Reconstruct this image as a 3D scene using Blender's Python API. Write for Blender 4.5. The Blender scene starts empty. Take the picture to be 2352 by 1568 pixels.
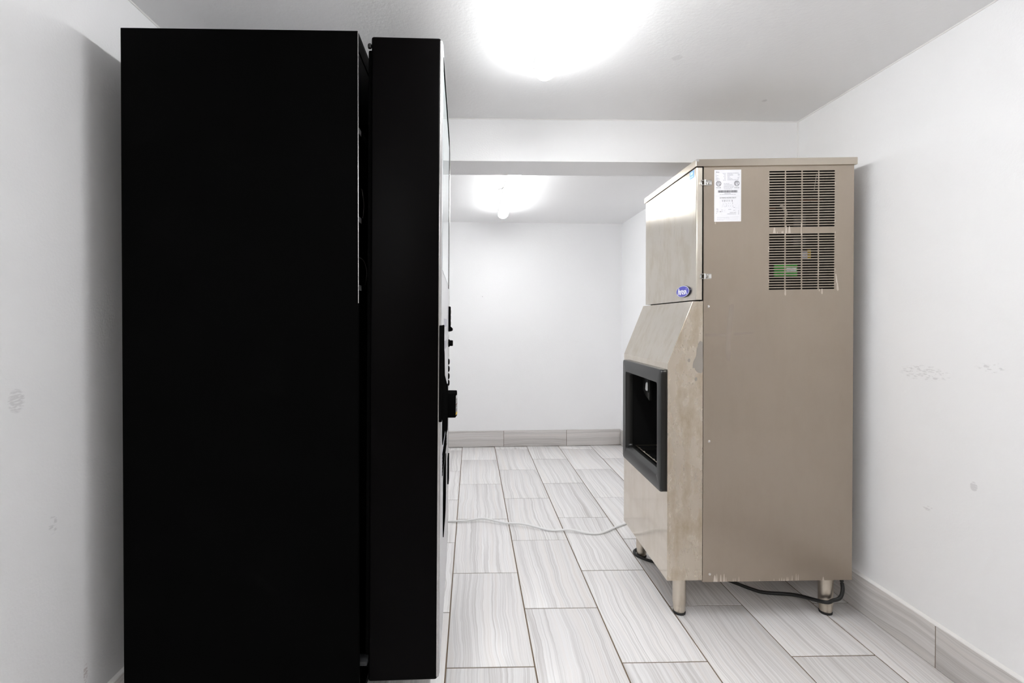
import bpy, bmesh, math, random
from mathutils import Vector, Matrix
random.seed(7)
S = bpy.context.scene
COL = S.collection
R = math.radians

# ------------------------------------------------------------------ camera
cam_d = bpy.data.cameras.new('camera')
cam = bpy.data.objects.new('camera', cam_d)
COL.objects.link(cam)
cam.location = (0, 0, 1.197)
cam.rotation_euler = (R(90 - .41), 0, R(-1.24))
cam_d.sensor_width = 36
cam_d.lens = 1080 / 2352 * 36
cam_d.shift_x = (1176 - 1107) / 2352
cam_d.shift_y = -(784 - 746) / 2352
cam_d.clip_start = .02
S.camera = cam

# ------------------------------------------------------------------ world, exposure
W = bpy.data.worlds.new('world')
S.world = W
W.use_nodes = True
W.node_tree.nodes['Background'].inputs[0].default_value = (.5, .5, .5, 1)
W.node_tree.nodes['Background'].inputs[1].default_value = 0.05
S.view_settings.view_transform = 'Standard'
S.view_settings.look = 'None'
S.view_settings.exposure = 2.03
S.view_settings.gamma = 1
S.view_settings.use_curve_mapping = False
S.cycles.diffuse_bounces = 10
S.cycles.max_bounces = 16
S.cycles.glossy_bounces = 8
LAMP_FRONT = 14.0       # emission of the tube light diffusers
LAMP_REAR = 10.5
LAMP_FILL = 16.0

# ------------------------------------------------------------------ materials
def mat(name, color, rough=.5, metal=0., spec=.5, emit=None):
    m = bpy.data.materials.new(name)
    m.use_nodes = True
    b = m.node_tree.nodes['Principled BSDF']
    b.inputs['Base Color'].default_value = (*color, 1)
    b.inputs['Roughness'].default_value = rough
    b.inputs['Metallic'].default_value = metal
    b.inputs['Specular IOR Level'].default_value = spec
    if emit:
        b.inputs['Emission Color'].default_value = (*emit[0], 1)
        b.inputs['Emission Strength'].default_value = emit[1]
    return m

class NT:
    def __init__(s, m):
        s.t = m.node_tree
        s.b = s.t.nodes['Principled BSDF']
    def n(s, kind, **kw):
        nd = s.t.nodes.new(kind)
        for k, v in kw.items():
            if k.startswith('i_'):
                nd.inputs[int(k[2:])].default_value = v
            else:
                setattr(nd, k, v)
        return nd
    def l(s, a, b):
        s.t.links.new(a, b)
    def math(s, op, a, b=None, c=None):
        nd = s.n('ShaderNodeMath', operation=op)
        for i, v in enumerate((a, b, c)):
            if v is None: continue
            if isinstance(v, (int, float)): nd.inputs[i].default_value = v
            else: s.l(v, nd.inputs[i])
        return nd.outputs[0]
    def noise(s, vec, scale, detail=3, rough=.5):
        nd = s.n('ShaderNodeTexNoise')
        nd.inputs['Scale'].default_value = scale
        nd.inputs['Detail'].default_value = detail
        nd.inputs['Roughness'].default_value = rough
        if vec is not None: s.l(vec, nd.inputs['Vector'])
        return nd.outputs[0]
    def mapping(s, vec, scale=(1, 1, 1), loc=(0, 0, 0)):
        nd = s.n('ShaderNodeMapping')
        nd.inputs['Scale'].default_value = scale
        nd.inputs['Location'].default_value = loc
        s.l(vec, nd.inputs['Vector'])
        return nd.outputs[0]
    def ramp(s, fac, stops):
        nd = s.n('ShaderNodeValToRGB')
        e = nd.color_ramp.elements
        while len(e) < len(stops): e.new(.5)
        for el, (p, c) in zip(e, stops):
            el.position = p
            el.color = (*c, 1) if not isinstance(c, float) else (c, c, c, 1)
        s.l(fac, nd.inputs[0])
        return nd.outputs[0]
    def mix(s, fac, a, b, blend='MIX'):
        nd = s.n('ShaderNodeMix', data_type='RGBA', blend_type=blend)
        for sock, v in ((nd.inputs[0], fac), (nd.inputs[6], a), (nd.inputs[7], b)):
            if isinstance(v, (int, float)): sock.default_value = v
            elif isinstance(v, tuple): sock.default_value = (*v, 1)
            else: s.l(v, sock)
        return nd.outputs[2]
    def bump(s, h, strength, dist=.01):
        nd = s.n('ShaderNodeBump')
        nd.inputs['Strength'].default_value = strength
        nd.inputs['Distance'].default_value = dist
        s.l(h, nd.inputs['Height'])
        s.l(nd.outputs[0], s.b.inputs['Normal'])

def paint_mat(name, color, scuffs=(), bump=.12, scale=140):
    """matt wall paint with roller texture; scuffs = (centre, radii, colour) marks that belong to the wall"""
    m = mat(name, color, .6, spec=.25)
    t = NT(m)
    pos = t.n('ShaderNodeNewGeometry').outputs['Position']
    big = t.noise(pos, 1.3, 2)
    c = t.mix(t.math('MULTIPLY', big, .25), color, tuple(x * .93 for x in color))
    for (ctr, rad, col, thr) in scuffs:
        v = t.mapping(pos, tuple(1 / r for r in rad), tuple(-a / r for a, r in zip(ctr, rad)))
        ln = t.n('ShaderNodeVectorMath', operation='LENGTH')
        t.l(v, ln.inputs[0])
        inside = t.math('SUBTRACT', 1.0, ln.outputs['Value'])
        inside = t.math('MULTIPLY', t.math('MAXIMUM', inside, 0.), 2.0)
        nz = t.noise(t.mapping(pos, (60, 60, 220)), 1.0, 3)
        mk = t.math('MINIMUM', t.math('MULTIPLY', t.math('MAXIMUM', t.math('SUBTRACT', nz, thr), 0.), inside), 1.0)
        mk = t.math('MINIMUM', t.math('MULTIPLY', mk, 5.0), .32)
        c = t.mix(mk, c, col)
    t.l(c, t.b.inputs['Base Color'])
    t.bump(t.noise(pos, scale, 3), bump, .004)
    return m

WHITE = (.86, .862, .87)
GREYMARK = (.42, .41, .42)
M = {}
M['wall_left'] = paint_mat('wall_paint_left', WHITE, [((-1.05, 1.106, 1.014), (.05, .022, .03), GREYMARK, .42),
                                                     ((-1.05, 1.199, .687), (.05, .014, .03), GREYMARK, .52),
                                                     ((-1.05, 1.295, .242), (.05, .008, .03), (.25, .13, .10), .45)])
M['wall_right'] = paint_mat('wall_paint_right', WHITE, [((1.61, 1.64, 1.014), (.05, .10, .03), GREYMARK, .52),
                                                       ((1.61, 1.424, 1.053), (.05, .05, .02), GREYMARK, .54),
                                                       ((1.61, 1.623, .54), (.05, .02, .012), GREYMARK, .46),
                                                       ((1.61, 1.47, .668), (.05, .012, .016), GREYMARK, .35)])
M['wall_back'] = paint_mat('wall_paint_back', WHITE, [((.102, 4.49, 1.436), (.005, .2, .004), (.05, .02, .01), .2)])
M['wall'] = paint_mat('wall_paint', WHITE)
M['ceiling'] = paint_mat('ceiling_paint', (.85, .85, .855), [((1.307, 2.079, 2.183), (.012, .012, .1), GREYMARK, .35),
                                                          ((.768, 1.75, 2.183), (.02, .02, .1), (.6, .6, .6), .3)], bump=.14, scale=90)
M['front_wall'] = paint_mat('front_wall_paint', (.60, .54, .46))
M['door_wood'] = mat('door_wood', (.10, .065, .04), .45)
M['caulk'] = mat('caulk', (.82, .81, .80), .5)
M['grout'] = mat('grout', (.17, .125, .085), .9)

def tile_mat(name, dark, mid, light):
    m = mat(name, mid, .32, spec=.45)
    t = NT(m)
    co = t.n('ShaderNodeTexCoord').outputs['Object']
    rnd = t.n('ShaderNodeObjectInfo').outputs['Random']
    off = t.n('ShaderNodeCombineXYZ')
    t.l(t.math('MULTIPLY', rnd, 37.0), off.inputs[0])
    t.l(t.math('MULTIPLY', rnd, 91.0), off.inputs[1])
    t.l(t.math('MULTIPLY', rnd, 17.0), off.inputs[2])
    add = t.n('ShaderNodeVectorMath', operation='ADD')
    t.l(co, add.inputs[0]); t.l(off.outputs[0], add.inputs[1])
    p = add.outputs[0]
    # slow sideways wander of the veins along the length of the tile
    wander = t.noise(t.mapping(p, (3.5, 2.4, 1)), 1.0, 4, .5)
    wx = t.n('ShaderNodeCombineXYZ')
    t.l(t.math('MULTIPLY', t.math('SUBTRACT', wander, .5), .065), wx.inputs[0])
    add2 = t.n('ShaderNodeVectorMath', operation='ADD')
    t.l(p, add2.inputs[0]); t.l(wx.outputs[0], add2.inputs[1])
    q = add2.outputs[0]
    fine = t.noise(t.mapping(q, (210, .9, 1)), 1.0, 3, .6)
    broad = t.noise(t.mapping(q, (38, .5, 1)), 1.0, 2, .5)
    mixv = t.math('ADD', t.math('MULTIPLY', fine, .64), t.math('MULTIPLY', broad, .46))
    c = t.ramp(mixv, [(.36, dark), (.52, mid), (.60, light), (.70, mid)])
    tint = t.mix(t.math('MULTIPLY', rnd, .14), c, tuple(x * .82 for x in mid))
    warm = t.math('MULTIPLY', t.math('MAXIMUM', t.math('SUBTRACT', broad, .5), 0.), 1.6)
    c2 = t.mix(warm, tint, (.69, .62, .57))
    t.l(c2, t.b.inputs['Base Color'])
    t.l(t.math('ADD', t.math('MULTIPLY', fine, .14), .28), t.b.inputs['Roughness'])
    return m
M['tile'] = tile_mat('floor_tile_stone', (.52, .495, .485), (.70, .685, .685), (.83, .82, .825))
M['base_tile'] = tile_mat('base_tile_stone', (.45, .425, .41), (.57, .55, .535), (.68, .66, .65))

def steel(name, color, rough, smudge=.5, aniso=.0, grain='Z'):
    m = mat(name, color, rough, 1.0)
    t = NT(m)
    pos = t.n('ShaderNodeTexCoord').outputs['Object']
    gr = t.noise(t.mapping(pos, (260, 260, 3)), 1.0, 2)
    blot = t.noise(t.mapping(pos, (16, 16, 7)), 1.0, 6, .65)
    blotm = t.ramp(blot, [(.46, 0.), (.66, 1.)])
    c = t.mix(t.math('MULTIPLY', blotm, smudge), color, tuple(x * y for x, y in zip(color, (.74, .68, .56))))
    c = t.mix(t.math('MULTIPLY', gr, .05), c, tuple(x * .8 for x in color))
    t.l(c, t.b.inputs['Base Color'])
    r = t.math('ADD', t.math('MULTIPLY', blotm, .16 * smudge), rough)
    t.l(t.math('ADD', r, t.math('MULTIPLY', gr, .05)), t.b.inputs['Roughness'])
    if aniso:
        t.b.inputs['Anisotropic'].default_value = aniso
        tg = t.n('ShaderNodeVectorMath', operation='CROSS_PRODUCT')   # grain runs upright, sheen spreads sideways
        tg.inputs[0].default_value = (0, 0, 1)
        t.l(t.n('ShaderNodeNewGeometry').outputs['True Normal'], tg.inputs[1])
        t.l(tg.outputs[0], t.b.inputs['Tangent'])
    return m
M['steel_side'] = steel('steel_side_panel', (.43, .368, .305), .27, .08, .95)
M['steel_front'] = steel('steel_front', (.70, .64, .56), .20, .45, .8)
M['steel_door'] = steel('steel_door', (.70, .65, .58), .26, .35, .96)
M['steel_mirror'] = steel('steel_polished', (.68, .62, .54), .085, .30)
M['steel_cheek'] = steel('steel_cheek', (.63, .56, .47), .24, .75, .7)
M['stain_grey'] = mat('water_stain', (.42, .39, .35), .34, 1)
M['stain_faint'] = mat('faint_stain', (.385, .328, .275), .30, 1)
M['steel_lid'] = mat('steel_lid', (.56, .50, .425), .26, 1)
M['steel_leg'] = steel('steel_leg', (.62, .56, .48), .28, .5)
M['chrome'] = mat('chrome', (.75, .74, .72), .18, 1)
M['black_plastic'] = mat('black_plastic', (.0105, .0105, .010), .30, spec=.42)
M['matt_black'] = mat('matt_black_plastic', (.004, .004, .004), .6, spec=.0)
M['black_gloss'] = mat('black_gloss', (.006, .006, .006), .25)
M['rubber'] = mat('black_rubber', (.008, .008, .008), .5)
M['dark'] = mat('dark_interior', (.006, .006, .006), .8, spec=.1)
M['liner'] = mat('dispenser_liner', (.005, .005, .005), .55, spec=.15)
M['cabinet'] = mat('black_cabinet_paint', (.0012, .0012, .0012), .6, spec=.02)
md = mat('black_door_paint', (.0008, .0005, .0006), .42, spec=.045)
t = NT(md); t.bump(t.noise(t.n('ShaderNodeTexCoord').outputs['Object'], 700, 2), .10, .001)
M['door_paint'] = md
M['bounce_top'] = mat('pale_bounce_top', (.55, .55, .56), .5, .3)  # unseen top made pale to bounce lamp light onto the ceiling
M['edge_trim'] = mat('silver_edge_trim', (.45, .44, .44), .25, .6)
M['front_silver'] = mat('silver_front_panel', (.50, .50, .52), .28, .2)
M['pale_glass'] = mat('pale_glass', (.50, .56, .57), .04, spec=.8)
M['lamp_base'] = mat('lamp_housing', (.85, .85, .85), .5)
M['lamp_front'] = mat('lamp_diffuser_front', (.9, .9, .9), .5, emit=((.975, .988, .99), LAMP_FRONT))
M['lamp_rear'] = mat('lamp_diffuser_rear', (.9, .9, .9), .5, emit=((.975, .988, .99), LAMP_REAR))
M['lamp_fill'] = mat('lamp_diffuser_fill', (.9, .9, .9), .5, emit=((.975, .988, .99), LAMP_FILL))
M['paper'] = mat('label_paper', (.86, .86, .90), .5)
M['ink'] = mat('ink', (.03, .028, .05), .6)
M['ink_grey'] = mat('ink_grey', (.42, .42, .47), .6)
M['ink_pale'] = mat('ink_pale', (.66, .66, .70), .6)
M['badge_blue'] = mat('badge_blue', (.045, .04, .42), .3)
M['badge_white'] = mat('badge_white', (.85, .85, .9), .4)
M['badge_edge'] = mat('badge_edge', (.01, .01, .03), .4)
M['sticker_blue'] = mat('sticker_blue', (.13, .36, .80), .4)
M['sticker_pale'] = mat('sticker_pale', (.45, .65, .92), .4)
M['drip'] = mat('dried_drip', (.62, .55, .48), .6)
M['green'] = mat('green_sticker', (.01, .36, .02), .5)
M['yellow'] = mat('yellow_sticker', (.85, .55, .02), .5)
M['dull_yellow'] = mat('dull_yellow', (.42, .27, .01), .5)
M['copper'] = mat('copper_pipe', (.20, .07, .03), .4, 1)
M['hose'] = mat('pale_hose', (.40, .36, .31), .4)
M['screen'] = mat('reader_screen', (.10, .10, .085), .25)
M['screen_pale'] = mat('reader_screen_print', (.5, .5, .52), .35)
M['cable_white'] = mat('white_cable', (.83, .83, .83), .4)
M['wire_steel'] = mat('grille_wire', (.55, .48, .38), .3, 1)
M['clear'] = mat('clear_nozzle', (.85, .85, .85), .15, spec=.6)
M['grey_tray'] = mat('grey_bracket', (.022, .023, .025), .5, spec=.2)

# ------------------------------------------------------------------ mesh helpers
class MB:
    """collects shapes; build() links them as ONE mesh object"""
    def __init__(s):
        s.bm = bmesh.new()
    def box(s, a, b, bev=0., seg=2):
        a, b = Vector(a), Vector(b)
        r = bmesh.ops.create_cube(s.bm, size=1.0)
        vs = r['verts']
        c, d = (a + b) / 2, b - a
        for v in vs:
            v.co = Vector((v.co.x * d.x, v.co.y * d.y, v.co.z * d.z)) + c
        if bev:
            es = {e for v in vs for e in v.link_edges}
            bmesh.ops.bevel(s.bm, geom=list(es), offset=bev, segments=seg, profile=.5, affect='EDGES')
        return s
    def prism(s, pts, axis, lo, hi, bev=0., seg=2):
        """polygon in the two other axes extruded along axis (0,1,2)"""
        def P(p, w):
            q = list(p); q.insert(axis, w); return q
        n = len(pts)
        va = [s.bm.verts.new(P(p, lo)) for p in pts]
        vb = [s.bm.verts.new(P(p, hi)) for p in pts]
        fs = [s.bm.faces.new(va), s.bm.faces.new(vb[::-1])]
        for i in range(n):
            fs.append(s.bm.faces.new((va[i], vb[i], vb[(i + 1) % n], va[(i + 1) % n])))
        if bev:
            es = {e for f in fs for e in f.edges}
            bmesh.ops.bevel(s.bm, geom=list(es), offset=bev, segments=seg, profile=.5, affect='EDGES')
        return s
    def tube(s, pts, r, n=10, closed=False):
        pts = [Vector(p) for p in pts]
        rings = []
        m = len(pts)
        for i, p in enumerate(pts):
            a = pts[i - 1] if (i > 0 or closed) else p
            b = pts[(i + 1) % m] if (i < m - 1 or closed) else p
            d = (b - a).normalized()
            ref = Vector((0, 0, 1)) if abs(d.z) < .9 else Vector((1, 0, 0))
            u = d.cross(ref).normalized(); w = u.cross(d)
            rings.append([s.bm.verts.new(p + (u * math.cos(2 * math.pi * k / n) + w * math.sin(2 * math.pi * k / n)) * r) for k in range(n)])
        for i in range(m if closed else m - 1):
            A, B = rings[i], rings[(i + 1) % m]
            for k in range(n):
                s.bm.faces.new((A[k], A[(k + 1) % n], B[(k + 1) % n], B[k]))
        if not closed:
            s.bm.faces.new(rings[0][::-1]); s.bm.faces.new(rings[-1])
        return s
    def lathe(s, c, prof, axis=2, n=20):
        """profile (radius, height) turned about an axis through c"""
        c = Vector(c)
        rings = []
        for (r, h) in prof:
            ring = []
            for k in range(n):
                a = 2 * math.pi * k / n
                q = [r * math.cos(a), r * math.sin(a)]; q.insert(axis, h)
                ring.append(s.bm.verts.new(c + Vector(q)))
            rings.append(ring)
        for A, B in zip(rings, rings[1:]):
            for k in range(n):
                s.bm.faces.new((A[k], A[(k + 1) % n], B[(k + 1) % n], B[k]))
        s.bm.faces.new(rings[0][::-1]); s.bm.faces.new(rings[-1])
        return s
    def quad(s, *p):
        s.bm.faces.new([s.bm.verts.new(q) for q in p])
        return s
    def build(s, name, m, parent=None, warp=None, smooth=True, recalc=True):
        if recalc:
            bmesh.ops.recalc_face_normals(s.bm, faces=s.bm.faces)
        if warp:
            for v in s.bm.verts: v.co = warp(v.co)
        me = bpy.data.meshes.new(name)
        s.bm.to_mesh(me); s.bm.free()
        me.materials.append(m)
        if smooth:
            me.shade_smooth()
            me.set_sharp_from_angle(angle=R(32))
        o = bpy.data.objects.new(name, me)
        COL.objects.link(o)
        if parent: o.parent = parent
        return o

def smoothline(pts, n=6):
    pts = [Vector(p) for p in pts]
    out = []
    P = [pts[0]] + pts + [pts[-1]]
    for i in range(1, len(P) - 2):
        p0, p1, p2, p3 = P[i - 1:i + 3]
        for k in range(n):
            u = k / n
            out.append(.5 * ((2 * p1) + (p2 - p0) * u + (2 * p0 - 5 * p1 + 4 * p2 - p3) * u * u + (3 * p1 - p0 - 3 * p2 + p3) * u ** 3))
    out.append(pts[-1])
    return out

def struct(o):
    o['kind'] = 'structure'
    return o
def tag(o, label, cat, group=None):
    o['label'] = label; o['category'] = cat
    if group: o['group'] = group
    return o
def empty(name, loc, rz=0.):
    o = bpy.data.objects.new(name, None)
    o.empty_display_size = .1
    COL.objects.link(o)
    o.location = loc; o.rotation_euler = (0, 0, rz)
    return o
def text_mesh(body, size):
    cu = bpy.data.curves.new('lettering', 'FONT')
    cu.body = body; cu.size = size; cu.align_x = 'LEFT'
    o = bpy.data.objects.new('lettering', cu)
    COL.objects.link(o)
    bpy.context.view_layer.update()
    me = bpy.data.meshes.new_from_object(o.evaluated_get(bpy.context.evaluated_depsgraph_get()))
    bpy.data.objects.remove(o); bpy.data.curves.remove(cu)
    return me

# ------------------------------------------------------------------ setting: room shell
XL, XR, XR2 = -1.05, 1.61, 1.455
HC, HC2 = 2.183, 2.143
YB0, YB1 = 2.293, 2.512          # ceiling beam
YF = -2.1                       # inside face of the wall behind the camera
def yback(x): return 4.487 + .0344 * x
TH = .1

floor = struct(MB().box((XL - TH, YF - .1, -.06), (XR + TH, 4.75, -.0025)).build('floor', M['grout'], smooth=False))
struct(MB().box((XL - TH, YF - .1, 0), (XL, 4.75, HC + .1)).build('wall_left', M['wall_left'], smooth=False))
struct(MB().box((XR, YF - .1, 0), (XR + TH, YB1, HC + .1)).build('wall_right', M['wall_right'], smooth=False))
struct(MB().box((XR2, YB1, 0), (XR + TH, 4.75, HC + .1)).build('wall_rear_right', M['wall'], smooth=False))
struct(MB().prism([(XL, yback(XL)), (XR2 + .02, yback(XR2 + .02)), (XR2 + .02, 4.75), (XL, 4.75)], 2, 0, HC + .1).build('wall_back', M['wall_back'], smooth=False))
ceil = struct(MB().box((XL, YF - .1, HC), (XR, YB0 + .02, HC + .1)).build('ceiling', M['ceiling'], smooth=False))
struct(MB().box((XL, YB1 - .02, HC2), (XR2, yback(XL) + .2, HC2 + .12)).build('ceiling_rear', M['ceiling'], smooth=False))
struct(MB().box((XL, YB0, 1.978), (XR, YB1, HC + .05)).build('beam', M['wall'], smooth=False))
# unseen wall behind camera; tan paint and dark door keep steel reflections brown
struct(MB().box((XL - TH, YF - .1, 0), (XR + TH, YF, HC + .1)).build('wall_front', M['front_wall'], smooth=False))
dr_ = struct(MB().box((-.25, YF, 0), (.70, YF + .045, 2.04), .003).build('door_1', M['door_wood']))
MB().box((-.33, YF, 0), (-.25, YF + .02, 2.12), .003).box((.70, YF, 0), (.78, YF + .02, 2.12), .003).box((-.25, YF, 2.04), (.70, YF + .02, 2.12), .003).build('door_frame', M['door_wood'], dr_)

# caulk lines along the top corners of the room
def caulk(n, a, b, r=.004):
    struct(MB().tube([a, b], r, 6).build('trim_%d' % n, M['caulk']))
caulk(1, (XR - .001, YF, HC - .001), (XR - .001, YB0, HC - .001))
caulk(2, (XR - .001, YB0 - .001, 1.98), (XR - .001, YB0 - .001, HC))
caulk(3, (XL + .001, YF, HC - .001), (XL + .001, YB0, HC - .001))
caulk(4, (XL, YB0 - .001, HC - .001), (XR, YB0 - .001, HC - .001), .003)

# floor tiles: every tile is a part of the floor
GAP = .005
LINES = [-.397 - .3075 * 2, -.397 - .3075, -.397, -.090, .219, .527, .832, 1.1435, 1.449, 1.605]
PH = [1.645, 1.945, 1.930, 1.620, 1.950, 1.632, 1.955, 1.650, 1.961]
LINES = [XL + .002] + [x for x in LINES if x > XL + .05]
PITCH = .6115
mesh_cache = {}
def tile_mesh(w, l, h, bev):
    key = (round(w, 3), round(l, 3), h)
    if key not in mesh_cache:
        b = MB().box((-w / 2, -l / 2, -h), (w / 2, l / 2, 0))
        top = [e for e in b.bm.edges if all(abs(v.co.z) < 1e-6 for v in e.verts)]
        bmesh.ops.bevel(b.bm, geom=top, offset=bev, segments=2, profile=.5, affect='EDGES')
        me = bpy.data.meshes.new('tile')
        b.bm.to_mesh(me); b.bm.free()
        me.materials.append(M['tile'])
        me.shade_smooth(); me.set_sharp_from_angle(angle=R(50))
        mesh_cache[key] = me
    return mesh_cache[key]
for ci in range(len(LINES) - 1):
    x0, x1 = LINES[ci] + GAP / 2, LINES[ci + 1] - GAP / 2
    ph = PH[ci]
    y = ph - 7 * PITCH
    while y < 4.5:
        y0, y1 = max(y + GAP / 2, YF - .1), min(y + PITCH - GAP / 2, yback((x0 + x1) / 2) - .012)
        y += PITCH
        if y1 - y0 < .02: continue
        o = bpy.data.objects.new('tile', tile_mesh(x1 - x0, y1 - y0, .009, .0012))
        COL.objects.link(o)
        o.parent = floor
        o.location = ((x0 + x1) / 2, (y0 + y1) / 2, random.uniform(-.0006, .0004))
        o.rotation_euler = (0, 0, random.uniform(-.0012, .0012))

# tile baseboards: pieces are laid on edge, long axis of the piece = local Y
def base_run(name, start, direction, normal, seams, h):
    d, n = Vector(direction).normalized(), Vector(normal).normalized()
    root = None
    rot = Matrix((Vector((0, 0, 1)), d, n)).transposed().to_4x4()
    L = seams[-1] - seams[0]
    a = Vector(start)
    back = MB()
    p0, p1 = a + d * seams[0], a + d * seams[-1]
    q = [p0, p1, p1 + n * .0085, p0 + n * .0085]
    back.prism([(v.x, v.y) for v in q], 2, .0, h - .001)
    root = struct(back.build(name, M['grout'], smooth=False))
    for s0, s1 in zip(seams, seams[1:]):
        me = tile_mesh(h, s1 - s0 - .0035, .0099, .0012)
        o = bpy.data.objects.new('tile', me.copy())
        o.data.materials[0] = M['base_tile']
        COL.objects.link(o)
        o.parent = root
        o.matrix_world = Matrix.Translation(a + d * ((s0 + s1) / 2) + n * .0105 + Vector((0, 0, h / 2 + .0015))) @ rot
        o.parent = root
    return root
base_run('baseboard_right', (XR, 0, 0), (0, 1, 0), (-1, 0, 0), [YF, -1.47, -.86, -.25, .36, .97, 1.582, 2.192, YB1], .147)
base_run('baseboard_left', (XL, 0, 0), (0, 1, 0), (1, 0, 0), [YF, -1.74, -1.13, -.52, .09, .70, 1.31, 1.92, 2.53, 3.14, 3.75, 4.43], .147)
base_run('baseboard_rear_right', (XR2, 0, 0), (0, 1, 0), (-1, 0, 0), [YB1, 3.0, 3.61, 4.22, 4.515], .147)
sl = Vector((1, .0344, 0)).normalized()
base_run('baseboard_back', (0, yback(0), 0), sl, (sl.y, -sl.x, 0), [-1.03, -.913, -.303, .306, .915, 1.443], .152)
# white caulk bead along the top of the right baseboard
struct(MB().prism([(XR + .001, .147), (XR - .0105, .147), (XR - .009, .1515), (XR + .001, .158)], 1, YF, YB1).build('trim_5', M['caulk']))
struct(MB().prism([(XL - .001, .147), (XL + .0105, .147), (XL + .009, .1515), (XL - .001, .158)], 1, YF, 4.4).build('trim_6', M['caulk']))

# ------------------------------------------------------------------ ceiling tube lights
def tube_light(x, y0, y1, zc, m, label):
    w, h = .084, .080
    root = empty('tube_light', (x, (y0 + y1) / 2, zc))
    tag(root, label, 'light')
    hl = (y1 - y0) / 2
    MB().box((-.040, -hl + .006, -.046), (.040, hl - .006, 0), .003).build('housing', M['lamp_base'], root)
    # rounded diffuser with half round ends
    b = MB()
    prof = [(-w / 2 + .003, -.046)]
    for k in range(13):
        a = math.pi + math.pi * k / 12
        prof.append((w / 2 * math.cos(a), -.050 + (h - .050) * math.sin(a)))
    prof.append((w / 2 - .003, -.046))
    cut = []
    for e in (-1, 1):
        for k in range(7):
            a = (math.pi / 2) * k / 6
            cut.append((e * (hl - w / 2 + w / 2 * math.sin(a)), max(math.cos(a), .03)))
    left, right = cut[:7], cut[7:]
    st = left[::-1] + right
    rings = []
    for (yy, sc) in st:
        rings.append([b.bm.verts.new((px * sc, yy, -.046 + (pz + .046) * (sc ** .5))) for px, pz in prof])
    for A, B in zip(rings, rings[1:]):
        for k in range(len(prof)):
            k2 = (k + 1) % len(prof)
            b.bm.faces.new((A[k], A[k2], B[k2], B[k]))
    b.bm.faces.new(rings[0]); b.bm.faces.new(rings[-1][::-1])
    b.build('diffuser', m, root)
    return root
tube_light(.275, .85, 1.795, HC, M['lamp_front'], 'long white tube light on the front ceiling, nearer the camera')
tube_light(.262, 2.80, 3.99, HC2, M['lamp_rear'], 'white tube light on the rear ceiling beyond the beam')

tube_light(-.55, -1.55, -.33, HC, M['lamp_fill'], 'added fill tube light behind the camera, unseen, brightening the near walls')  # added lamp, never in view, lifts the near walls and floor
# stub of wire hanging from the rear ceiling by the light
wst = MB().tube(smoothline([(.222, 3.31, HC2 - .001), (.212, 3.315, HC2 - .012), (.196, 3.31, HC2 - .014), (.186, 3.30, HC2 - .022)], 5), .0022, 6).build('wire_stub', M['rubber'])
tag(wst, 'short dark wire end sticking out of the rear ceiling beside the tube light', 'wire')

# ------------------------------------------------------------------ ice machine
IM = empty('ice_machine', (.785, 1.867, 0), R(-1.2))
tag(IM, 'tall stainless steel ice maker and dispenser on four legs by the right wall', 'ice machine')
def iw(co):
    z = co.z
    return Vector((co.x, co.y, z + .0145 * (co.x - .15) * min(1, max(0, z / .15))))
def ib(b, name, m, parent=IM, **k):
    return b.build(name, M[m], parent, warp=iw, **k)
D, WD = .7435, .575            # depth (u) and width (v)
US = .143                      # seam between front shell and side panel

# near side panel with real louvre slots
VU0, VU1 = .404, .667
cols, cgap = 4, .0034
cw = (VU1 - VU0 + cgap) / cols
rows_hi = [1.7915 - i * (1.7915 - 1.5735) / 21 for i in range(22)]
rows_lo = [1.5405 - i * (1.5405 - 1.3235) / 21 for i in range(22)]
pitch = (1.7915 - 1.5735) / 21
b = MB()
def flat(u0, z0, u1, z1, v=0.):
    b.quad((u0, v, z0), (u1, v, z0), (u1, v, z1), (u0, v, z1))
zt0, zt1 = rows_hi[-1] - pitch / 2, rows_hi[0] + pitch / 2
zl0, zl1 = rows_lo[-1] - pitch / 2, rows_lo[0] + pitch / 2
ua, ub = VU0 - cgap / 2, VU1 + cgap / 2
flat(US, .15, D, zl0); flat(US, zl0, ua, 1.83); flat(ub, zl0, D, 1.83)
flat(ua, zl1, ub, zt0); flat(ua, zt1, ub, 1.83)
sh = .0029                      # slot half height
slots = []
for rows in (rows_hi, rows_lo):
    for zc in rows:
        for c in range(cols):
            u0 = ua + c * cw; u1 = u0 + cw
            s0, s1 = u0 + cgap / 2, u1 - cgap / 2
            hole = []
            for k in range(5):
                a = math.pi / 2 + math.pi * k / 4
                hole.append((s0 + sh + sh * math.cos(a), zc + sh * math.sin(a)))
            for k in range(5):
                a = -math.pi / 2 + math.pi * k / 4
                hole.append((s1 - sh + sh * math.cos(a), zc + sh * math.sin(a)))
            z0, z1 = zc - pitch / 2, zc + pitch / 2
            outer = [(s0 + sh, z1), (u0, z1), (u0, zc), (u0, z0), (s0 + sh, z0), (s1 - sh, z0), (u1, z0), (u1, zc), (u1, z1), (s1 - sh, z1)]
            hv = [b.bm.verts.new((p[0], 0, p[1])) for p in hole]
            ov = [b.bm.verts.new((p[0], 0, p[1])) for p in outer]
            hb = [b.bm.verts.new((p[0], .0012, p[1])) for p in hole]
            for k in range(10):
                k2 = (k + 1) % 10
                b.bm.faces.new((ov[k], ov[k2], hv[k2], hv[k]))
                b.bm.faces.new((hv[k], hv[k2], hb[k2], hb[k]))
# folded edges of the sheet
b.quad((US, 0, .15), (US, 0, 1.83), (US, .014, 1.83), (US, .014, .15))
b.quad((D, 0, .15), (D, .06, .15), (D, .06, 1.83), (D, 0, 1.83))
b.quad((US, 0, .15), (US, .014, .15), (D, .014, .15), (D, 0, .15))
bmesh.ops.remove_doubles(b.bm, verts=b.bm.verts, dist=1e-5)
ib(b, 'side_panel', 'steel_side', smooth=False)
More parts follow.
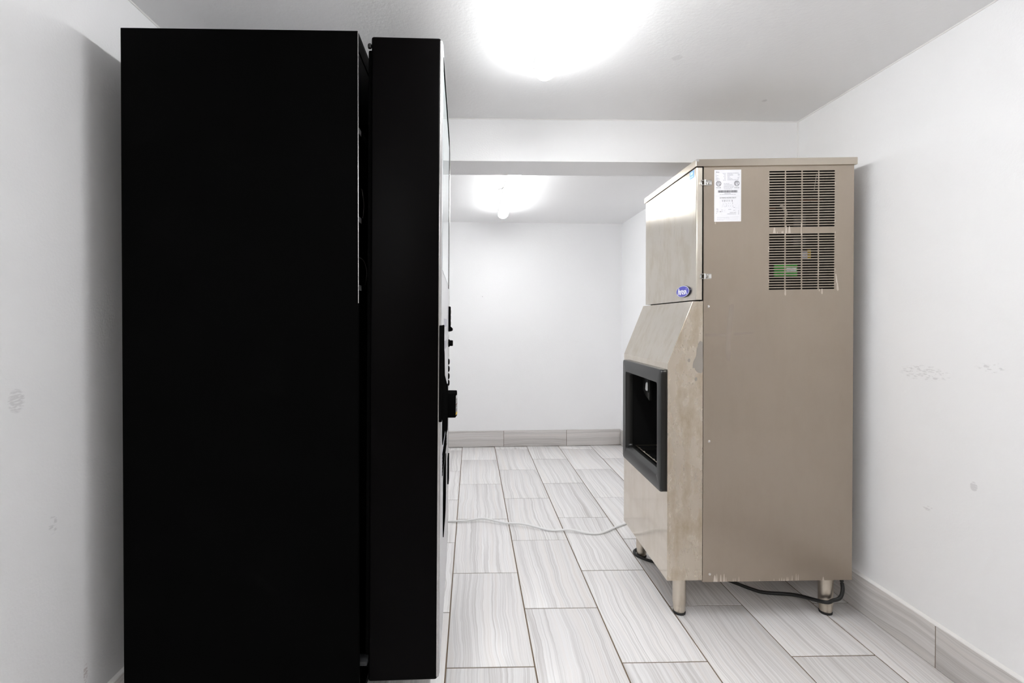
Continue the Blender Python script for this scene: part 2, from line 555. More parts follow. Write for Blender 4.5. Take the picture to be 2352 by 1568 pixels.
# far side, back and bottom sheets, dark inside
ib(MB().box((US, WD - .004, .15), (D, WD, 1.83)), 'far_side_panel', 'steel_side', smooth=False)
ib(MB().box((D - .004, .002, .15), (D, WD - .004, 1.83)), 'back_panel', 'steel_side', smooth=False)
ib(MB().box((.012, .016, .152), (D - .004, WD - .004, .158)), 'bottom_panel', 'steel_side', smooth=False)
ib(MB().box((US, .135, 1.0), (D - .006, .14, 1.825)).box((VU0 - .03, .004, 1.0), (VU0 - .026, .135, 1.825)).box((VU1 + .026, .004, 1.0), (VU1 + .03, .135, 1.825)).box((US, .016, 1.0), (D - .006, .135, 1.006)).box((US, .004, 1.806), (D - .006, .135, 1.81)), 'slot_dark_box', 'dark', smooth=False)  # black box added behind the slots, interior shade put into its colour

# front shell of the dispenser: near cheek, sloping hood, front with a real opening
ZB, ZH, ZT = .157, 1.03, 1.279
UH = .100
ib(MB().prism([(0, ZB), (US - .0015, ZB), (US - .0015, ZT), (UH, ZT), (0, ZH)], 1, 0, .003, .0006, 1), 'cheek_panel', 'steel_cheek')
ib(MB().prism([(0, ZB), (US - .0015, ZB), (US - .0015, ZT), (UH, ZT), (0, ZH)], 1, WD - .003, WD), 'cheek_panel', 'steel_cheek')
hd = MB()
hd.prism([(0.0004, ZH), (UH + .0004, ZT), (UH + .004, ZT), (.004, ZH)], 1, .003, WD - .003)
hd.prism([(UH, ZT - .002), (US, ZT - .002), (US, ZT), (UH, ZT)], 1, .003, WD - .003)
ib(hd, 'hood', 'steel_door', smooth=False)
OV0, OV1, OZ0, OZ1 = .055, .515, .545, .965       # cut out behind the bezel
fp = MB()
for (v0, v1, z0, z1) in ((.0005, WD - .0005, ZB, OZ0), (.0005, WD - .0005, OZ1, ZH + .001), (.0005, OV0, OZ0, OZ1), (OV1, WD - .0005, OZ0, OZ1)):
    fp.box((-.0002, v0, z0), (.003, v1, z1))
ib(fp, 'front_panel', 'steel_mirror', smooth=False)
ib(MB().box((.003, .02, ZB - .001), (US, WD - .01, ZB + .002)), 'front_bottom_flange', 'steel_front', smooth=False)

# black bezel: rounded frame, flared inside
def rrect(v0, v1, z0, z1, r, n=6):
    out = []
    for (cv, cz, a0) in ((v1 - r, z1 - r, 0), (v0 + r, z1 - r, 90), (v0 + r, z0 + r, 180), (v1 - r, z0 + r, 270)):
        for k in range(n + 1):
            a = R(a0 + 90 * k / n)
            out.append((cv + r * math.cos(a), cz + r * math.sin(a)))
    return out
b = MB()
loops = [(.0, rrect(.0235, .540, .503, 1.0045, .016)), (-.013, rrect(.0235, .540, .503, 1.0045, .016)),
         (-.0165, rrect(.0250, .5385, .5045, 1.003, .0155)), (-.0180, rrect(.0285, .535, .508, .9995, .014)),
         (-.0180, rrect(.0665, .492, .556, .948, .012)), (-.0150, rrect(.0685, .490, .562, .946, .012)),
         (.004, rrect(.0735, .485, .575, .941, .012)), (.016, rrect(.0745, .484, .575, .940, .012))]
rings = [[b.bm.verts.new((u, p[0], p[1])) for p in pts] for u, pts in loops]
for A, B in zip(rings, rings[1:]):
    for k in range(len(A)):
        b.bm.faces.new((A[k], A[(k + 1) % len(A)], B[(k + 1) % len(A)], B[k]))
ib(b, 'dispenser_bezel', 'black_plastic')
# dark recess behind it
b = MB()
r0 = [b.bm.verts.new((.012, p[0], p[1])) for p in rrect(.072, .487, .562, .943, .012)]
r1 = [b.bm.verts.new((.25, p[0], p[1])) for p in rrect(.072, .487, .562, .943, .012)]
for k in range(len(r0)):
    b.bm.faces.new((r0[k], r0[(k + 1) % len(r0)], r1[(k + 1) % len(r0)], r1[k]))
b.bm.faces.new(r1)
ib(b, 'dispenser_recess', 'liner')
# chute with clear nozzle
ch = ib(MB().prism([(.348, .944), (.348, .822), (.395, .838), (.436, .862), (.438, .944)], 0, .05, .066, .003, 2), 'ice_chute', 'black_plastic')
nz = MB()
nz.prism([(.352, .930), (.352, .862), (.358, .858), (.402, .872), (.408, .930)], 0, .0475, .0505)
ib(nz, 'nozzle_slot', 'black_gloss', ch)
ib(MB().prism([(.360, .907), (.360, .868), (.376, .866), (.390, .872), (.382, .900), (.372, .909)], 0, .0445, .049, .002, 2), 'ice_nozzle', 'clear', ch)
# wire drip grille over the tray
g = MB()
gz = .577
g.tube([(.03, .085, gz), (.03, .475, gz), (.225, .475, gz), (.225, .085, gz)], .0022, 6, closed=True)
tr = ib(g, 'drip_grille', 'wire_steel')
for i in range(9):
    v = .12 + i * .042
    ib(MB().tube([(.028, v, gz + .002), (.22, v, gz + .002)], .0016, 6), 'grille_bar', 'black_gloss', tr)
for i in range(6):
    v = .10 + i * .064
    ib(MB().lathe((.032, v, gz), [(.0028, .0), (.0028, .005), (.001, .006)], 2, 8), 'grille_pin', 'chrome', tr)
ib(MB().box((.02, .075, .562), (.24, .484, .568)), 'drip_tray', 'black_gloss', smooth=False)

# upper door with a rounded near edge, dark strip behind it stands for the shade in the gap
UD = .113
dz0, dz1 = 1.2845, 1.8125
b = MB()
prof = [(.1365, 0.0005)]
for k in range(6):
    a = R(90 * k / 5)
    prof.append((UD + .006 - .006 * math.sin(a), .0005 + .006 - .006 * math.cos(a)))
prof += [(UD, .578), (.1365, .578)]
b.prism(prof, 2, dz0, dz1)
ud = ib(b, 'upper_door', 'steel_door')
ib(MB().box((.1365, .006, ZT + .002), (US + .004, .57, 1.82)), 'door_gap_shade', 'dark', smooth=False)
# energy sticker at the top corner
ib(MB().box((UD - .0008, .0215, 1.781), (UD, .059, 1.811)), 'blue_sticker', 'sticker_blue', ud, smooth=False)
st = MB()
st.box((UD - .0012, .027, 1.785), (UD - .0007, .055, 1.7895)).box((UD - .0012, .030, 1.796), (UD - .0007, .052, 1.806))
ib(st, 'sticker_print', 'sticker_pale', ud, smooth=False)

# oval badge with white lettering
def badge_pt(x, y, u):       # sketch units (800,760) centre
    yy = y + .12 * (x - 800)
    return (u, .1105 - (x - 800) / 400 * .067, 1.3245 - (yy - 755) / 320 * .0245)
b = MB()
n = 40
for (u, k) in ((UD, 1.), (UD - .0075, 1.), (UD - .0085, .985)):
    pass
rr = []
for (u, k) in ((UD, 1.02), (UD - .0065, 1.02), (UD - .0072, .97)):
    rr.append([b.bm.verts.new((u, .1105 + .067 * k * math.cos(2 * math.pi * i / n), 1.3245 + .0245 * k * math.sin(2 * math.pi * i / n))) for i in range(n)])
for A, B in zip(rr, rr[1:]):
    for i in range(n): b.bm.faces.new((A[i], A[(i + 1) % n], B[(i + 1) % n], B[i]))
b.bm.faces.new(rr[-1])
bd = ib(b, 'badge', 'badge_edge', IM)
b = MB()
b.bm.faces.new([b.bm.verts.new((UD - .0076, .1105 + .063 * math.cos(2 * math.pi * i / n), 1.3245 + .0228 * math.sin(2 * math.pi * i / n))) for i in range(n)])
ib(b, 'badge_face', 'badge_blue', bd, smooth=False)
b = MB()
ra = [b.bm.verts.new((UD - .0078, .1105 + .0645 * math.cos(2 * math.pi * i / n), 1.3245 + .0238 * math.sin(2 * math.pi * i / n))) for i in range(n)]
rb = [b.bm.verts.new((UD - .0078, .1105 + .0615 * math.cos(2 * math.pi * i / n), 1.3245 + .0222 * math.sin(2 * math.pi * i / n))) for i in range(n)]
for i in range(n): b.bm.faces.new((ra[i], ra[(i + 1) % n], rb[(i + 1) % n], rb[i]))
ib(b, 'badge_rim', 'badge_white', bd, smooth=False)
b = MB()
def stroke(pts, w=46):
    for (p, q) in zip(pts, pts[1:]):
        d = Vector((q[0] - p[0], q[1] - p[1])); d.normalize()
        nn = Vector((-d.y, d.x)) * w / 2
        e = d * w * .3
        c = [(p[0] - e.x + nn.x, p[1] - e.y + nn.y), (q[0] + e.x + nn.x, q[1] + e.y + nn.y), (q[0] + e.x - nn.x, q[1] + e.y - nn.y), (p[0] - e.x - nn.x, p[1] - e.y - nn.y)]
        b.quad(*[badge_pt(x, y, UD - .0079) for x, y in c])
stroke([(540, 950), (588, 595), (650, 930)])
stroke([(640, 735), (785, 700)], 40); stroke([(690, 735), (690, 925)])
stroke([(750, 790), (798, 680), (845, 790), (798, 895), (750, 790)], 38)
stroke([(985, 690), (880, 705), (868, 775), (925, 795), (915, 885), (820, 895)], 40)
stroke([(945, 895), (965, 700), (995, 700), (1035, 885)], 42)
stroke([(1022, 570), (1022, 640)], 16)
ib(b, 'badge_lettering', 'badge_white', bd, smooth=False)

# lid: shallow pan with folded rim
lv0, lv1, lu0, lu1 = -.0075, .592, .1085, .7525
b = MB()
b.box((lu0, lv0, 1.8155), (lu1, lv1, 1.8435), .0012, 1)
lid = ib(b, 'lid', 'steel_lid')
ib(MB().prism([(lv0 - .0006, 1.8437), (lv0 - .0006, 1.834), (lv0 + .012, 1.8437)], 0, lu0 - .0006, lu0 + .011), 'folded_corner', 'chrome', lid, smooth=False)
ib(MB().box((US + .002, .002, 1.8115), (D - .004, .010, 1.8155)), 'lid_gap', 'dark', lid, smooth=False)

# toggle latches
for zc in (1.751, 1.378):
    la = ib(MB().box((.150, -.003, zc - .0105), (.1735, 0, zc + .0105), .0012, 1).box((.156, -.0062, zc - .008), (.172, -.003, zc + .008), .002, 2), 'latch', 'chrome')
    ib(MB().tube([(.131, -.004, zc - .009), (.131, -.004, zc + .009), (.153, -.005, zc + .009), (.153, -.005, zc - .009)], .0016, 6, closed=True), 'latch_bail', 'chrome', la)
    ib(MB().lathe((.146, -.004, zc), [(.0042, -.011), (.0042, .011)], 2, 10), 'latch_barrel', 'chrome', la)
    ib(MB().box((.127, -.004, zc - .007), (.133, .001, zc + .007), .001, 1), 'latch_hook', 'chrome', la)
# screws with washers
for (u, z) in ((.1623, 1.2575), (.1668, .7167), (.1715, .1817)):
    s = ib(MB().lathe((u, 0, z), [(.0052, .0), (.0052, -.0008), (.0036, -.0012), (.0032, -.0024), (.0015, -.003)], 1, 14), 'screw', 'chrome')
# legs with adjustable feet
for (u, v) in ((.068, .045), (.671, .045), (.072, .512), (.671, .512)):
    top = .155
    lg = MB().lathe((u, v, 0), [(.0265, top), (.0265, .045), (.0245, .038)], 2, 24).build('leg', M['steel_leg'], IM)
    MB().lathe((u, v, 0), [(.0238, .040), (.0238, .016), (.0215, .0075)], 2, 24).build('foot', M['steel_leg'], lg)
    MB().lathe((u, v, 0), [(.0225, .0085), (.0245, .007), (.0235, .0)], 2, 24).build('foot_pad', M['rubber'], lg)
# insides glimpsed through the slots
cp = ib(MB().lathe((.50, .09, 1.28), [(.03, .0), (.042, .01), (.042, .15), (.03, .17)], 2, 20), 'compressor', 'dark')
ib(MB().box((.452, .0405, 1.378), (.545, .046, 1.427)), 'green_label', 'green', cp, smooth=False)
ib(MB().box((.500, .0395, 1.398), (.541, .0405, 1.411)), 'label_strip', 'paper', cp, smooth=False)
ib(MB().box((.586, .04, 1.448), (.600, .044, 1.484)), 'yellow_tag', 'dull_yellow', smooth=False)
ib(MB().box((.562, .04, 1.448), (.586, .044, 1.475)), 'grey_tag', 'ink_grey', smooth=False)
ib(MB().tube(smoothline([(.468, .03, 1.665), (.478, .026, 1.655), (.486, .026, 1.640), (.492, .032, 1.622), (.50, .06, 1.61)], 5), .0055, 8), 'drain_hose', 'hose')
ib(MB().tube(smoothline([(.615, .03, 1.79), (.613, .034, 1.76), (.616, .045, 1.73)], 5), .0015, 6), 'thin_hose', 'hose')
ib(MB().tube([(.42, .05, 1.655), (.46, .05, 1.655)], .003, 6), 'copper_pipe', 'copper')
ib(MB().tube([(.555, .05, 1.688), (.655, .05, 1.688)], .0025, 6), 'copper_pipe', 'copper')
ib(MB().box((.535, .05, 1.50), (.585, .08, 1.63)), 'fan_motor', 'black_gloss')

# dried drips: wear on the side panel
dr = MB()
def drip(u, zt, zb, w, lean=0.):
    pts = [(u - w * .25, zt), (u + w * .25, zt), (u + w * .5 + lean, zb + (zt - zb) * .2), (u + lean, zb), (u - w * .5 + lean, zb + (zt - zb) * .25)]
    dr.bm.faces.new([dr.bm.verts.new((x, -.00035, z)) for x, z in pts])
def drip_up(u, zt, w):
    dr.bm.faces.new([dr.bm.verts.new((x, -.00035, z)) for x, z in ((u - w / 2, .1505), (u + w / 2, .1505), (u + w * .2, zt - .004), (u, zt), (u - w * .2, zt - .004))])
for a in ((.470, 1.322, 1.295, .007), (.617, 1.322, 1.299, .007), (.606, 1.322, 1.311, .004), (.678, 1.345, 1.311, .009, .002), (.672, 1.38, 1.34, .007, .004),
          (.5325, 1.59, 1.53, .0035), (.456, 1.553, 1.546, .007), (.189, 1.594, 1.586, .006)):
    drip(*a)
def spike(u, zb, zt, w):
    dr.bm.faces.new([dr.bm.verts.new((x, -.00035, z)) for x, z in ((u - w / 2, zb), (u + w / 2, zb), (u + w * .25, zt - .003), (u + w * .1, zt), (u - w * .1, zt))])
for a in ((.425, 1.546, 1.569, .012), (.437, 1.546, 1.553, .004), (.485, 1.546, 1.573, .011), (.472, 1.546, 1.576, .008), (.460, 1.546, 1.556, .005)):
    spike(*a)
for i in range(22):
    u = VU0 + random.choice([0, 1, 2, 3, 4]) * cw - cgap * .4 + random.uniform(-.001, .001)
    z = random.uniform(1.33, 1.78)
    drip(u, z + .004, z - .006, .003)
for (u, z, w) in ((.192, .178, .012), (.200, .183, .005), (.216, .180, .007), (.229, .183, .007), (.237, .170, .004), (.266, .165, .003), (.274, .166, .003), (.289, .171, .004),
                  (.372, .160, .004), (.43, .162, .003), (.452, .163, .004), (.461, .165, .004), (.470, .162, .005), (.482, .168, .004), (.487, .166, .004), (.503, .173, .004), (.519, .180, .004), (.527, .177, .004), (.628, .166, .008)):
    drip_up(u, z, w)
d_ = ib(dr, 'drip_marks', 'drip', smooth=False, recalc=False)
d_['kind'] = 'stuff'

# water stains on the near cheek and faint smears on the side panel
def blob(name, pts, m, n=4):
    b = MB()
    P = smoothline([(u, -.0003, z) for u, z in pts + pts[:1]], n)[:-1]
    b.bm.faces.new([b.bm.verts.new(p) for p in P])
    ib(b, name, m, smooth=False)['kind'] = 'stuff'
blob('water_stain', [(.1405, 1.115), (.128, 1.118), (.117, 1.09), (.114, 1.06), (.103, 1.035), (.101, 1.012), (.108, 1.012), (.112, 1.002), (.124, .992), (.1405, .998), (.1408, 1.06)], 'stain_grey')
blob('water_stain', [(.085, 1.05), (.090, 1.046), (.089, 1.037), (.083, 1.036), (.080, 1.043)], 'stain_grey')
blob('water_stain', [(.112, .975), (.118, .972), (.118, .962), (.110, .960), (.108, .968)], 'stain_grey')

blob('faint_smear', [(.150, 1.150), (.18, 1.148), (.212, 1.150), (.230, 1.150), (.230, 1.138), (.212, 1.137), (.18, 1.136), (.150, 1.138)], 'stain_faint')
blob('faint_smear', [(.266, 1.151), (.30, 1.153), (.34, 1.152), (.34, 1.147), (.30, 1.142), (.266, 1.140)], 'stain_faint')
blob('faint_smear', [(.246, 1.262), (.264, 1.262), (.260, 1.20), (.254, 1.13), (.252, 1.05), (.244, 1.036), (.234, 1.05), (.232, 1.13), (.236, 1.18)], 'stain_faint')

# rating plate: white paper label with print
LU0, LU1, LZ0, LZ1 = .1845, .2915, 1.5955, 1.8022
lab = ib(MB().box((LU0, -.0006, LZ0), (LU1, 0, LZ1)), 'rating_label', 'paper', smooth=False)
def lp(x, y):                     # sketch units 220..925 by 95..1445
    return LU0 + (x - 220) / 705 * (LU1 - LU0), LZ1 - (y - 95) / 1350 * (LZ1 - LZ0)
SKX = (LU1 - LU0) / 705
def bars(name, m, rects, v=-.0008):
    b = MB()
    for (x0, y0, x1, y1) in rects:
        (ua_, za), (ub_, zb) = lp(x0, y0), lp(x1, y1)
        b.quad((ua_, v, zb), (ub_, v, zb), (ub_, v, za), (ua_, v, za))
    o = ib(b, name, m, lab, smooth=False, recalc=False)
    o['kind'] = 'stuff'          # print too fine to pick apart
    return o
def words_row(x0, x1, y, h, rnd):
    out = []
    x = x0
    while x < x1:
        w = rnd.uniform(8, 34)
        out.append((x, y - h / 2, min(x + w, x1), y + h / 2))
        x += w + rnd.uniform(5, 10)
    return out
rnd = random.Random(3)
fine_r, pale_r, frame_r, dark_r = [], [], [], []
for (y, a, bb) in ((192, (248, 270), (440, 515)), (218, (248, 268), (465, 515)), (245, (248, 325), (485, 515)), (273, (248, 275), (460, 515)), (305, (248, 330), (480, 515)), (335, (248, 358), (485, 515)), (366, (248, 315), (450, 515))):
    fine_r += words_row(*a, y, 11, rnd) + words_row(*bb, y, 11, rnd)
for (y, x0, x1, e) in ((188, 560, 860, None), (213, 560, 715, (835, 890)), (240, 560, 715, (835, 890)), (270, 560, 628, (868, 880)), (300, 560, 640, (832, 875)), (332, 560, 690, (832, 868)), (360, 560, 860, None)):
    fine_r += words_row(x0, x1, y, 11, rnd)
    if e: fine_r += words_row(*e, y, 11, rnd)
for (y, x0, x1) in ((457, 468, 615), (492, 468, 690), (528, 468, 735), (563, 468, 718), (597, 468, 685), (740, 360, 780)):
    fine_r += words_row(x0, x1, y, 12, rnd)
for (y, x0, x1) in ((1328, 300, 870), (1352, 288, 620), (1383, 288, 840), (1405, 288, 470), (603, 260, 390), (590, 740, 872)):
    pale_r += words_row(x0, x1, y, 10, rnd)
for r_ in ((228, 118, 905, 121), (228, 168, 905, 171), (228, 688, 905, 691), (228, 765, 905, 768), (248, 790, 900, 793), (248, 1420, 900, 1423), (248, 790, 251, 1423), (897, 790, 900, 1423),
           (370, 868, 690, 871), (370, 868, 373, 1280), (410, 1010, 790, 1013), (410, 1010, 413, 1280), (410, 1277, 790, 1280), (787, 1010, 790, 1280), (462, 1128, 520, 1131), (462, 1196, 520, 1199), (462, 1128, 465, 1199), (517, 1128, 520, 1199),
           (760, 1090, 870, 1093), (860, 1010, 863, 1250), (820, 960, 823, 990)):
    frame_r.append(r_)
for (x, w, h) in ((432, 14, 40), (481, 18, 44), (527, 16, 34), (576, 12, 36), (624, 14, 34), (687, 18, 44)):
    dark_r += [(x - w / 2, 905 - h / 2, x + w / 2, 905 - h / 6), (x - w / 3, 905, x + w / 2, 905 + h / 2)]
    frame_r += [(x - 1.5, 870, x + 1.5, 945), (x - 1.5, 1015, x + 1.5, 1090)]
for (x, y, w, h) in ((455, 985, 8, 22), (502, 970, 8, 16), (543, 985, 8, 30), (595, 970, 8, 20), (635, 972, 8, 20), (702, 968, 10, 46), (450, 1040, 7, 20), (500, 1050, 12, 20), (541, 1040, 12, 26), (595, 1040, 7, 24), (645, 1042, 10, 16), (710, 1045, 12, 22), (490, 1160, 12, 10)):
    fine_r.append((x - w / 2, y - h / 2, x + w / 2, y + h / 2))
for (y, x0, x1) in ((1112, 275, 320), (1140, 275, 325), (1185, 275, 330), (1225, 275, 300), (1142, 405, 440), (1182, 405, 440), (1128, 590, 665), (1155, 725, 765), (1080, 725, 765), (1212, 630, 790), (1247, 560, 790), (1170, 850, 870), (1208, 845, 870), (1247, 845, 870)):
    fine_r += words_row(x0, x1, y, 13, rnd)
dark_r.append((368, 1174, 386, 1194))
bars('fine_print', 'ink_grey', fine_r)
bars('pale_print', 'ink_pale', pale_r)
bars('ruled_lines', 'ink_pale', frame_r)
bars('diagram_symbols', 'ink', dark_r)
bc = []
x = 318
while x < 822:
    w = rnd.choice([2.5, 4, 6])
    bc.append((x, 630, x + w, 690)); x += w + rnd.choice([2.5, 3.5, 5])
bars('barcode', 'ink', bc)
# certification marks and readable lettering
def letters(body, x, y, w, h, m='ink', bold=1.0):
    me = text_mesh(body, 1.0)
    xs = [v.co.x for v in me.vertices]; ys = [v.co.y for v in me.vertices]
    x0, x1, y0, y1 = min(xs), max(xs), min(ys), max(ys)
    (ua_, zt), (ub_, zb) = lp(x, y), lp(x + w, y + h)
    for v in me.vertices:
        fx, fy = (v.co.x - x0) / (x1 - x0), (v.co.y - y0) / (y1 - y0)
        v.co = iw(Vector((ua_ + fx * (ub_ - ua_), -.0010, zb + fy * (zt - zb))))
    me.materials.clear(); me.materials.append(M[m])
    o = bpy.data.objects.new('lettering', me)
    COL.objects.link(o); o.parent = lab
    return o
letters('Atosa', 250, 138, 95, 30)
letters('MADE IN CHINA', 485, 704, 165, 18)
letters('ICE MAKING MACHINE CIRCUIT', 358, 810, 435, 30)
for cx in (328, 810):
    cy = 455
    b = MB()
    for (ra_, rb_) in ((70, 63), (56, 51)):
        for k in range(32):
            a0, a1 = 2 * math.pi * k / 32, 2 * math.pi * (k + 1) / 32
            q = [lp(cx + r_ * math.cos(a), cy + r_ * math.sin(a)) for r_, a in ((ra_, a0), (ra_, a1), (rb_, a1), (rb_, a0))]
            b.quad(*[(u, -.0009, z) for u, z in q])
    mk = ib(b, 'mark_rings', 'ink', lab, smooth=False, recalc=False)
    letters('ETL', cx - 42, cy - 38, 84, 72)
    letters('Intertek', cx - 66, 546, 132, 26)

# mains cord of the ice machine: loop round the far foot, and a slack length by the rear leg
ib(MB().tube(smoothline([(.20, .25, .155), (.28, .25, .06), (.40, .235, .016), (.4589, .19, .010), (.5006, .17, .009), (.585, .105, .035), (.64, .040 - .03, .060), (.672, .008, .0668), (.7, .006, .078), (.722, .02, .100), (.729, .035, .13), (.729, .04, .155)], 7), .0070, 10), 'power_cord', 'rubber')
ib(MB().tube(smoothline([(.11, .60, .007), (.075, .575, .007), (.045, .545, .007), (.042, .51, .007), (.0635, .475, .007), (.0872, .4521, .007), (.12, .435, .007), (.2, .40, .007), (.3, .38, .01)], 7), .0070, 10), 'power_cord', 'rubber')

# ------------------------------------------------------------------ white cable across the floor
cab = [(-.62, 2.84, .005), (-.4, 2.82, .005), (-.25, 2.80, .005)]
cab += [(-0.147, 2.803, 0.005), (-0.088, 2.795, 0.009), (-0.048, 2.798, 0.009), (0.002, 2.801, 0.013), (0.053, 2.81, 0.017), (0.098, 2.798, 0.017), (0.164, 2.77, 0.013), (0.213, 2.755, 0.011),
        (0.283, 2.733, 0.017), (0.331, 2.712, 0.017), (0.382, 2.689, 0.013), (0.429, 2.671, 0.008), (0.47, 2.663, 0.007), (0.519, 2.66, 0.011), (0.571, 2.652, 0.014), (0.625, 2.632, 0.009),
        (0.671, 2.62, 0.006), (0.714, 2.621, 0.0055), (0.756, 2.64, 0.007), (0.826, 2.691, 0.008), (0.882, 2.73, 0.007), (0.923, 2.751, 0.006), (1.05, 2.80, .0055), (1.25, 2.83, .0055), (1.42, 2.85, .0055)]
o = MB().tube(smoothline(cab, 5), .0058, 10).build('white_cable', M['cable_white'])
tag(o, 'white cable snaking across the tiled floor between the two machines', 'cable')

# ------------------------------------------------------------------ vending machine
VM = empty('vending_machine', (-.624, 1.729, 0))
VS, VZ = .945, .0658       # size of the machine and lift of its body off the floor
tag(VM, 'tall black drink vending machine with its door ajar, by the left wall', 'vending machine')
off = Vector((-.66, 1.83, 0))
def cwp(co): return (co - off) * VS + Vector((0, 0, VZ))
CX0, CX1, CY0, CY1, CZ0, CZ1 = -.9955, -.326, 1.3605, 2.31, .07, 2.03
def vb(b, name, m, parent=VM, **k): return b.build(name, M[m], parent, warp=cwp, **k)
# open fronted steel cabinet
vb(MB().box((CX0, CY0, CZ0), (CX1, CY0 + .012, CZ1), .0012, 1), 'side_panel', 'cabinet')
vb(MB().box((CX0, CY1 - .012, CZ0), (CX1, CY1, CZ1), .0012, 1), 'side_panel', 'cabinet')
vb(MB().box((CX0, CY0 + .012, CZ0), (CX0 + .012, CY1 - .012, CZ1)), 'back_panel', 'cabinet')
vb(MB().box((CX0 + .012, CY0 + .012, CZ1 - .012), (CX1 - .005, CY1 - .012, CZ1 - .0005)), 'top_panel', 'bounce_top')
vb(MB().box((CX0 + .012, CY0 + .012, CZ0), (CX1, CY1 - .012, CZ0 + .02)), 'bottom_panel', 'cabinet')
vb(MB().box((CX1 - .004, CY0 + .012, CZ1 - .05), (CX1, CY1 - .012, CZ1)), 'top_rail', 'cabinet')
for (x, y) in ((CX0 + .06, CY0 + .06), (CX1 - .06, CY0 + .06), (CX0 + .06, CY1 - .06), (CX1 - .06, CY1 - .06)):
    vb(MB().lathe((x, y, 0), [(.03, -VZ / VS), (.03, .012 - VZ / VS), (.012, .016 - VZ / VS), (.012, CZ0)], 2, 16), 'levelling_foot', 'rubber')
# raw steel edge of the near side panel
vb(MB().box((CX1 - .0005, CY0 - .0004, 1.25), (CX1 + .0012, CY0 + .0015, CZ1 - .003)), 'panel_edge', 'edge_trim', smooth=False)
# inside: can column partitions, shelves with labels, wires
for k in range(5):
    y = CY0 + .13 + k * .16
    vb(MB().box((CX0 + .05, y, .45), (CX1 - .06, y + .004, 1.95)), 'column_partition', 'dark', smooth=False)
for (z, tilt) in ((1.755, 1), (1.49, 1), (1.285, 1)):
    sh_ = vb(MB().box((CX1 - .05, CY0 + .014, z), (CX1 - .012, CY1 - .02, z + .006)).box((CX1 - .013, CY0 + .014, z), (CX1 - .012, CY1 - .02, z + .028)), 'shelf_rail', 'black_gloss', smooth=False)
    for (a, w_) in ((.06, .028), (.20, .022)):
        vb(MB().box((CX1 - .012, CY0 + a, z + .006), (CX1 - .0113, CY0 + a + w_, z + .022)), 'rail_label', 'screen_pale', sh_, smooth=False)
for (y, z0, z1, sw) in ((CY0 + .05, 1.31, 1.40, .03), (CY0 + .17, 1.31, 1.40, .03), (CY0 + .05, 1.52, 1.60, .025), (CY0 + .13, 1.50, 1.62, -.02)):
    vb(MB().tube(smoothline([(CX1 - .02, y, z0), (CX1 - .014, y + .004, (z0 + z1) / 2), (CX1 - .02, y - sw * .3, z1 - .01), (CX1 - .03, y - sw, z1)], 6), .0016, 6), 'lamp_wire', 'edge_trim')
vb(MB().box((CX1 - .05, CY0 + .014, .190), (CX1 + .020, CY0 + .05, .203), .002), 'hinge_bracket', 'grey_tray')

# the door, hinged on the far side and standing slightly open
TH_ = R(1.2); c_, s_ = math.cos(TH_), math.sin(TH_)
def dw(co):
    u, w, z = co
    return cwp(Vector((-.299 + u * c_ - w * s_ + .007 * (z - 1.1), 1.384 + u * s_ + w * c_, z)))
def db(b, name, m, parent, **k): return b.build(name, M[m], parent, warp=dw, **k)
DW, DT, Z0, Z1 = .945, .208, .135, 2.03
door = db(MB().box((0, 0, Z0), (DT - .0045, DW, Z1), .0075, 4), 'door', 'door_paint', VM)
db(MB().box((DT - .014, .0015, Z0 + .004), (DT, DW - .001, Z1 - .004), .0065, 4), 'front_frame', 'edge_trim', door)
db(MB().box((DT - .003, .012, Z0 + .012), (DT + .0012, .725, Z1 - .012), .001, 1), 'front_panel', 'front_silver', door)
db(MB().box((-.012, .02, Z0 + .03), (.0, DW - .03, Z1 - .03), .004, 2), 'door_seal', 'matt_black', door)
for z in (1.995,):
    db(MB().lathe((-.006, .01, z + .004), [(.005, 0), (.006, .004), (.006, .010), (.004, .013)], 2, 10), 'hinge_pin', 'rubber', door)
f = DT + .0012
# pale graphic window with a black border on top and at the far side
gw = db(MB().box((f, .030, 1.352), (f + .001, .672, 1.966)), 'display_window', 'pale_glass', door, smooth=False)
fr = MB()
fr.box((f, .030, 1.945), (f + .0016, .69, 1.990), .0005, 1).box((f, .650, 1.340), (f + .0017, .69, 1.945), .0005, 1)
db(fr, 'window_border', 'matt_black', gw)
# keypad and coin controls in the far column
kp = db(MB().box((f, .72, 1.152), (f + .0085, .80, 1.265), .002, 2), 'keypad_panel', 'matt_black', door)
for i in range(3):
    for j in range(2):
        db(MB().box((f + .008, .730 + j * .035, 1.180 + i * .026), (f + .0100, .755 + j * .035, 1.198 + i * .026), .001, 1), 'key', 'black_gloss', kp)
db(MB().prism([(f + .008, 1.152), (f + .019, 1.156), (f + .019, 1.166), (f + .008, 1.176)], 1, .73, .76, .0015, 1), 'coin_lever', 'matt_black', kp)
kn = db(MB().lathe((f, .735, 1.10), [(.017, 0), (.017, .005), (.013, .007), (.013, .018), (.011, .0205)], 0, 20), 'lock_knob', 'matt_black', door)
for z in (1.016, .984, .951, .921):
    db(MB().lathe((f, .735, z), [(.0135, 0), (.0135, .003), (.010, .0055), (.006, .0065)], 0, 16), 'selection_button', 'matt_black', door)
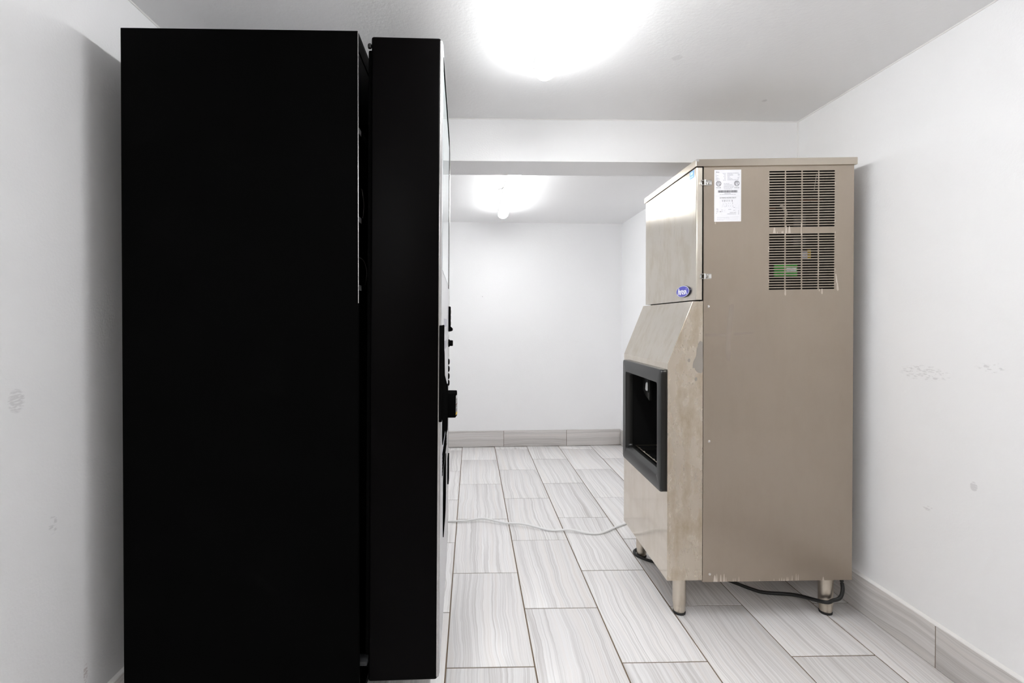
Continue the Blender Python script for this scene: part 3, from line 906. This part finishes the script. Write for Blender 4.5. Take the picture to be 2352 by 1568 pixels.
# small grey vents / notices
for (z0, z1, a, b2) in ((1.178, 1.207, .20, .30), (1.178, 1.207, .32, .47), (1.098, 1.128, .24, .31), (1.098, 1.128, .33, .48)):
    db(MB().box((f, a, z0), (f + .0006, b2, z1)), 'notice_plate', 'ink_grey', door, smooth=False)
# black handle strip and the dark plate that carries the reader
db(MB().box((f - .006, -.0008, .90), (f + .003, .17, 1.186), .002, 2), 'door_handle', 'matt_black', door)
db(MB().prism([(.10, 1.10), (.205, 1.10), (.226, 1.085), (.240, 1.045), (.263, 1.008), (.36, .985), (.45, .962), (.504, .945), (.62, .933), (.648, .920), (.660, .895), (.660, .750), (.640, .730), (.42, .762), (.385, .782), (.350, .80), (.125, .80), (.10, .825)], 0, f - .001, f + .0022, .0006, 1), 'reader_plate', 'matt_black', door)
rd = db(MB().prism([(f, .615), (f + .0355, .615), (f + .0415, .665), (f + .040, .715), (f, .72)], 2, .787, .890, .0025, 2), 'card_reader', 'matt_black', door)
sc = MB().prism([(f + .036, .6185), (f + .0418, .662), (f + .0424, .6618), (f + .0366, .618)], 2, .797, .880)
db(sc, 'reader_screen', 'screen', rd, smooth=False)
def sp(n, z0, z1, m):
    db(MB().prism([(f + .0368, .6185), (f + .0424, .661), (f + .0428, .6608), (f + .0372, .618)], 2, z0, z1), n, m, rd, smooth=False)
sp('screen_band', .866, .880, 'screen_pale'); sp('screen_text', .846, .850, 'ink_grey'); sp('screen_red_mark', .840, .8435, 'copper'); sp('screen_text', .824, .828, 'ink_grey')
sp('yellow_sticker', .797, .806, 'yellow')
# louvred grille band and delivery opening
gr = db(MB().prism([(.386, .792), (.569, .75), (.54, .70), (.107, .700), (.101, .781)], 0, f - .001, f + .0006), 'grille_band', 'ink_grey', door, smooth=False)
for i in range(7):
    z = .704 + i * .011
    db(MB().box((f + .0006, .11, z), (f + .0022, .50, z + .005), .0005, 1), 'grille_slat', 'matt_black', gr)
pt = db(MB().prism([(.473, .672), (.473, .50), (.440, .462), (.400, .452), (.249, .445), (.215, .462), (.204, .50), (.204, .655), (.222, .676), (.26, .682), (.455, .682)], 0, f - .001, f + .0018, .0006, 1), 'delivery_port', 'matt_black', door)
db(MB().box((f, .70, .473), (f + .006, .78, .592), .002, 2), 'coin_return', 'matt_black', door)
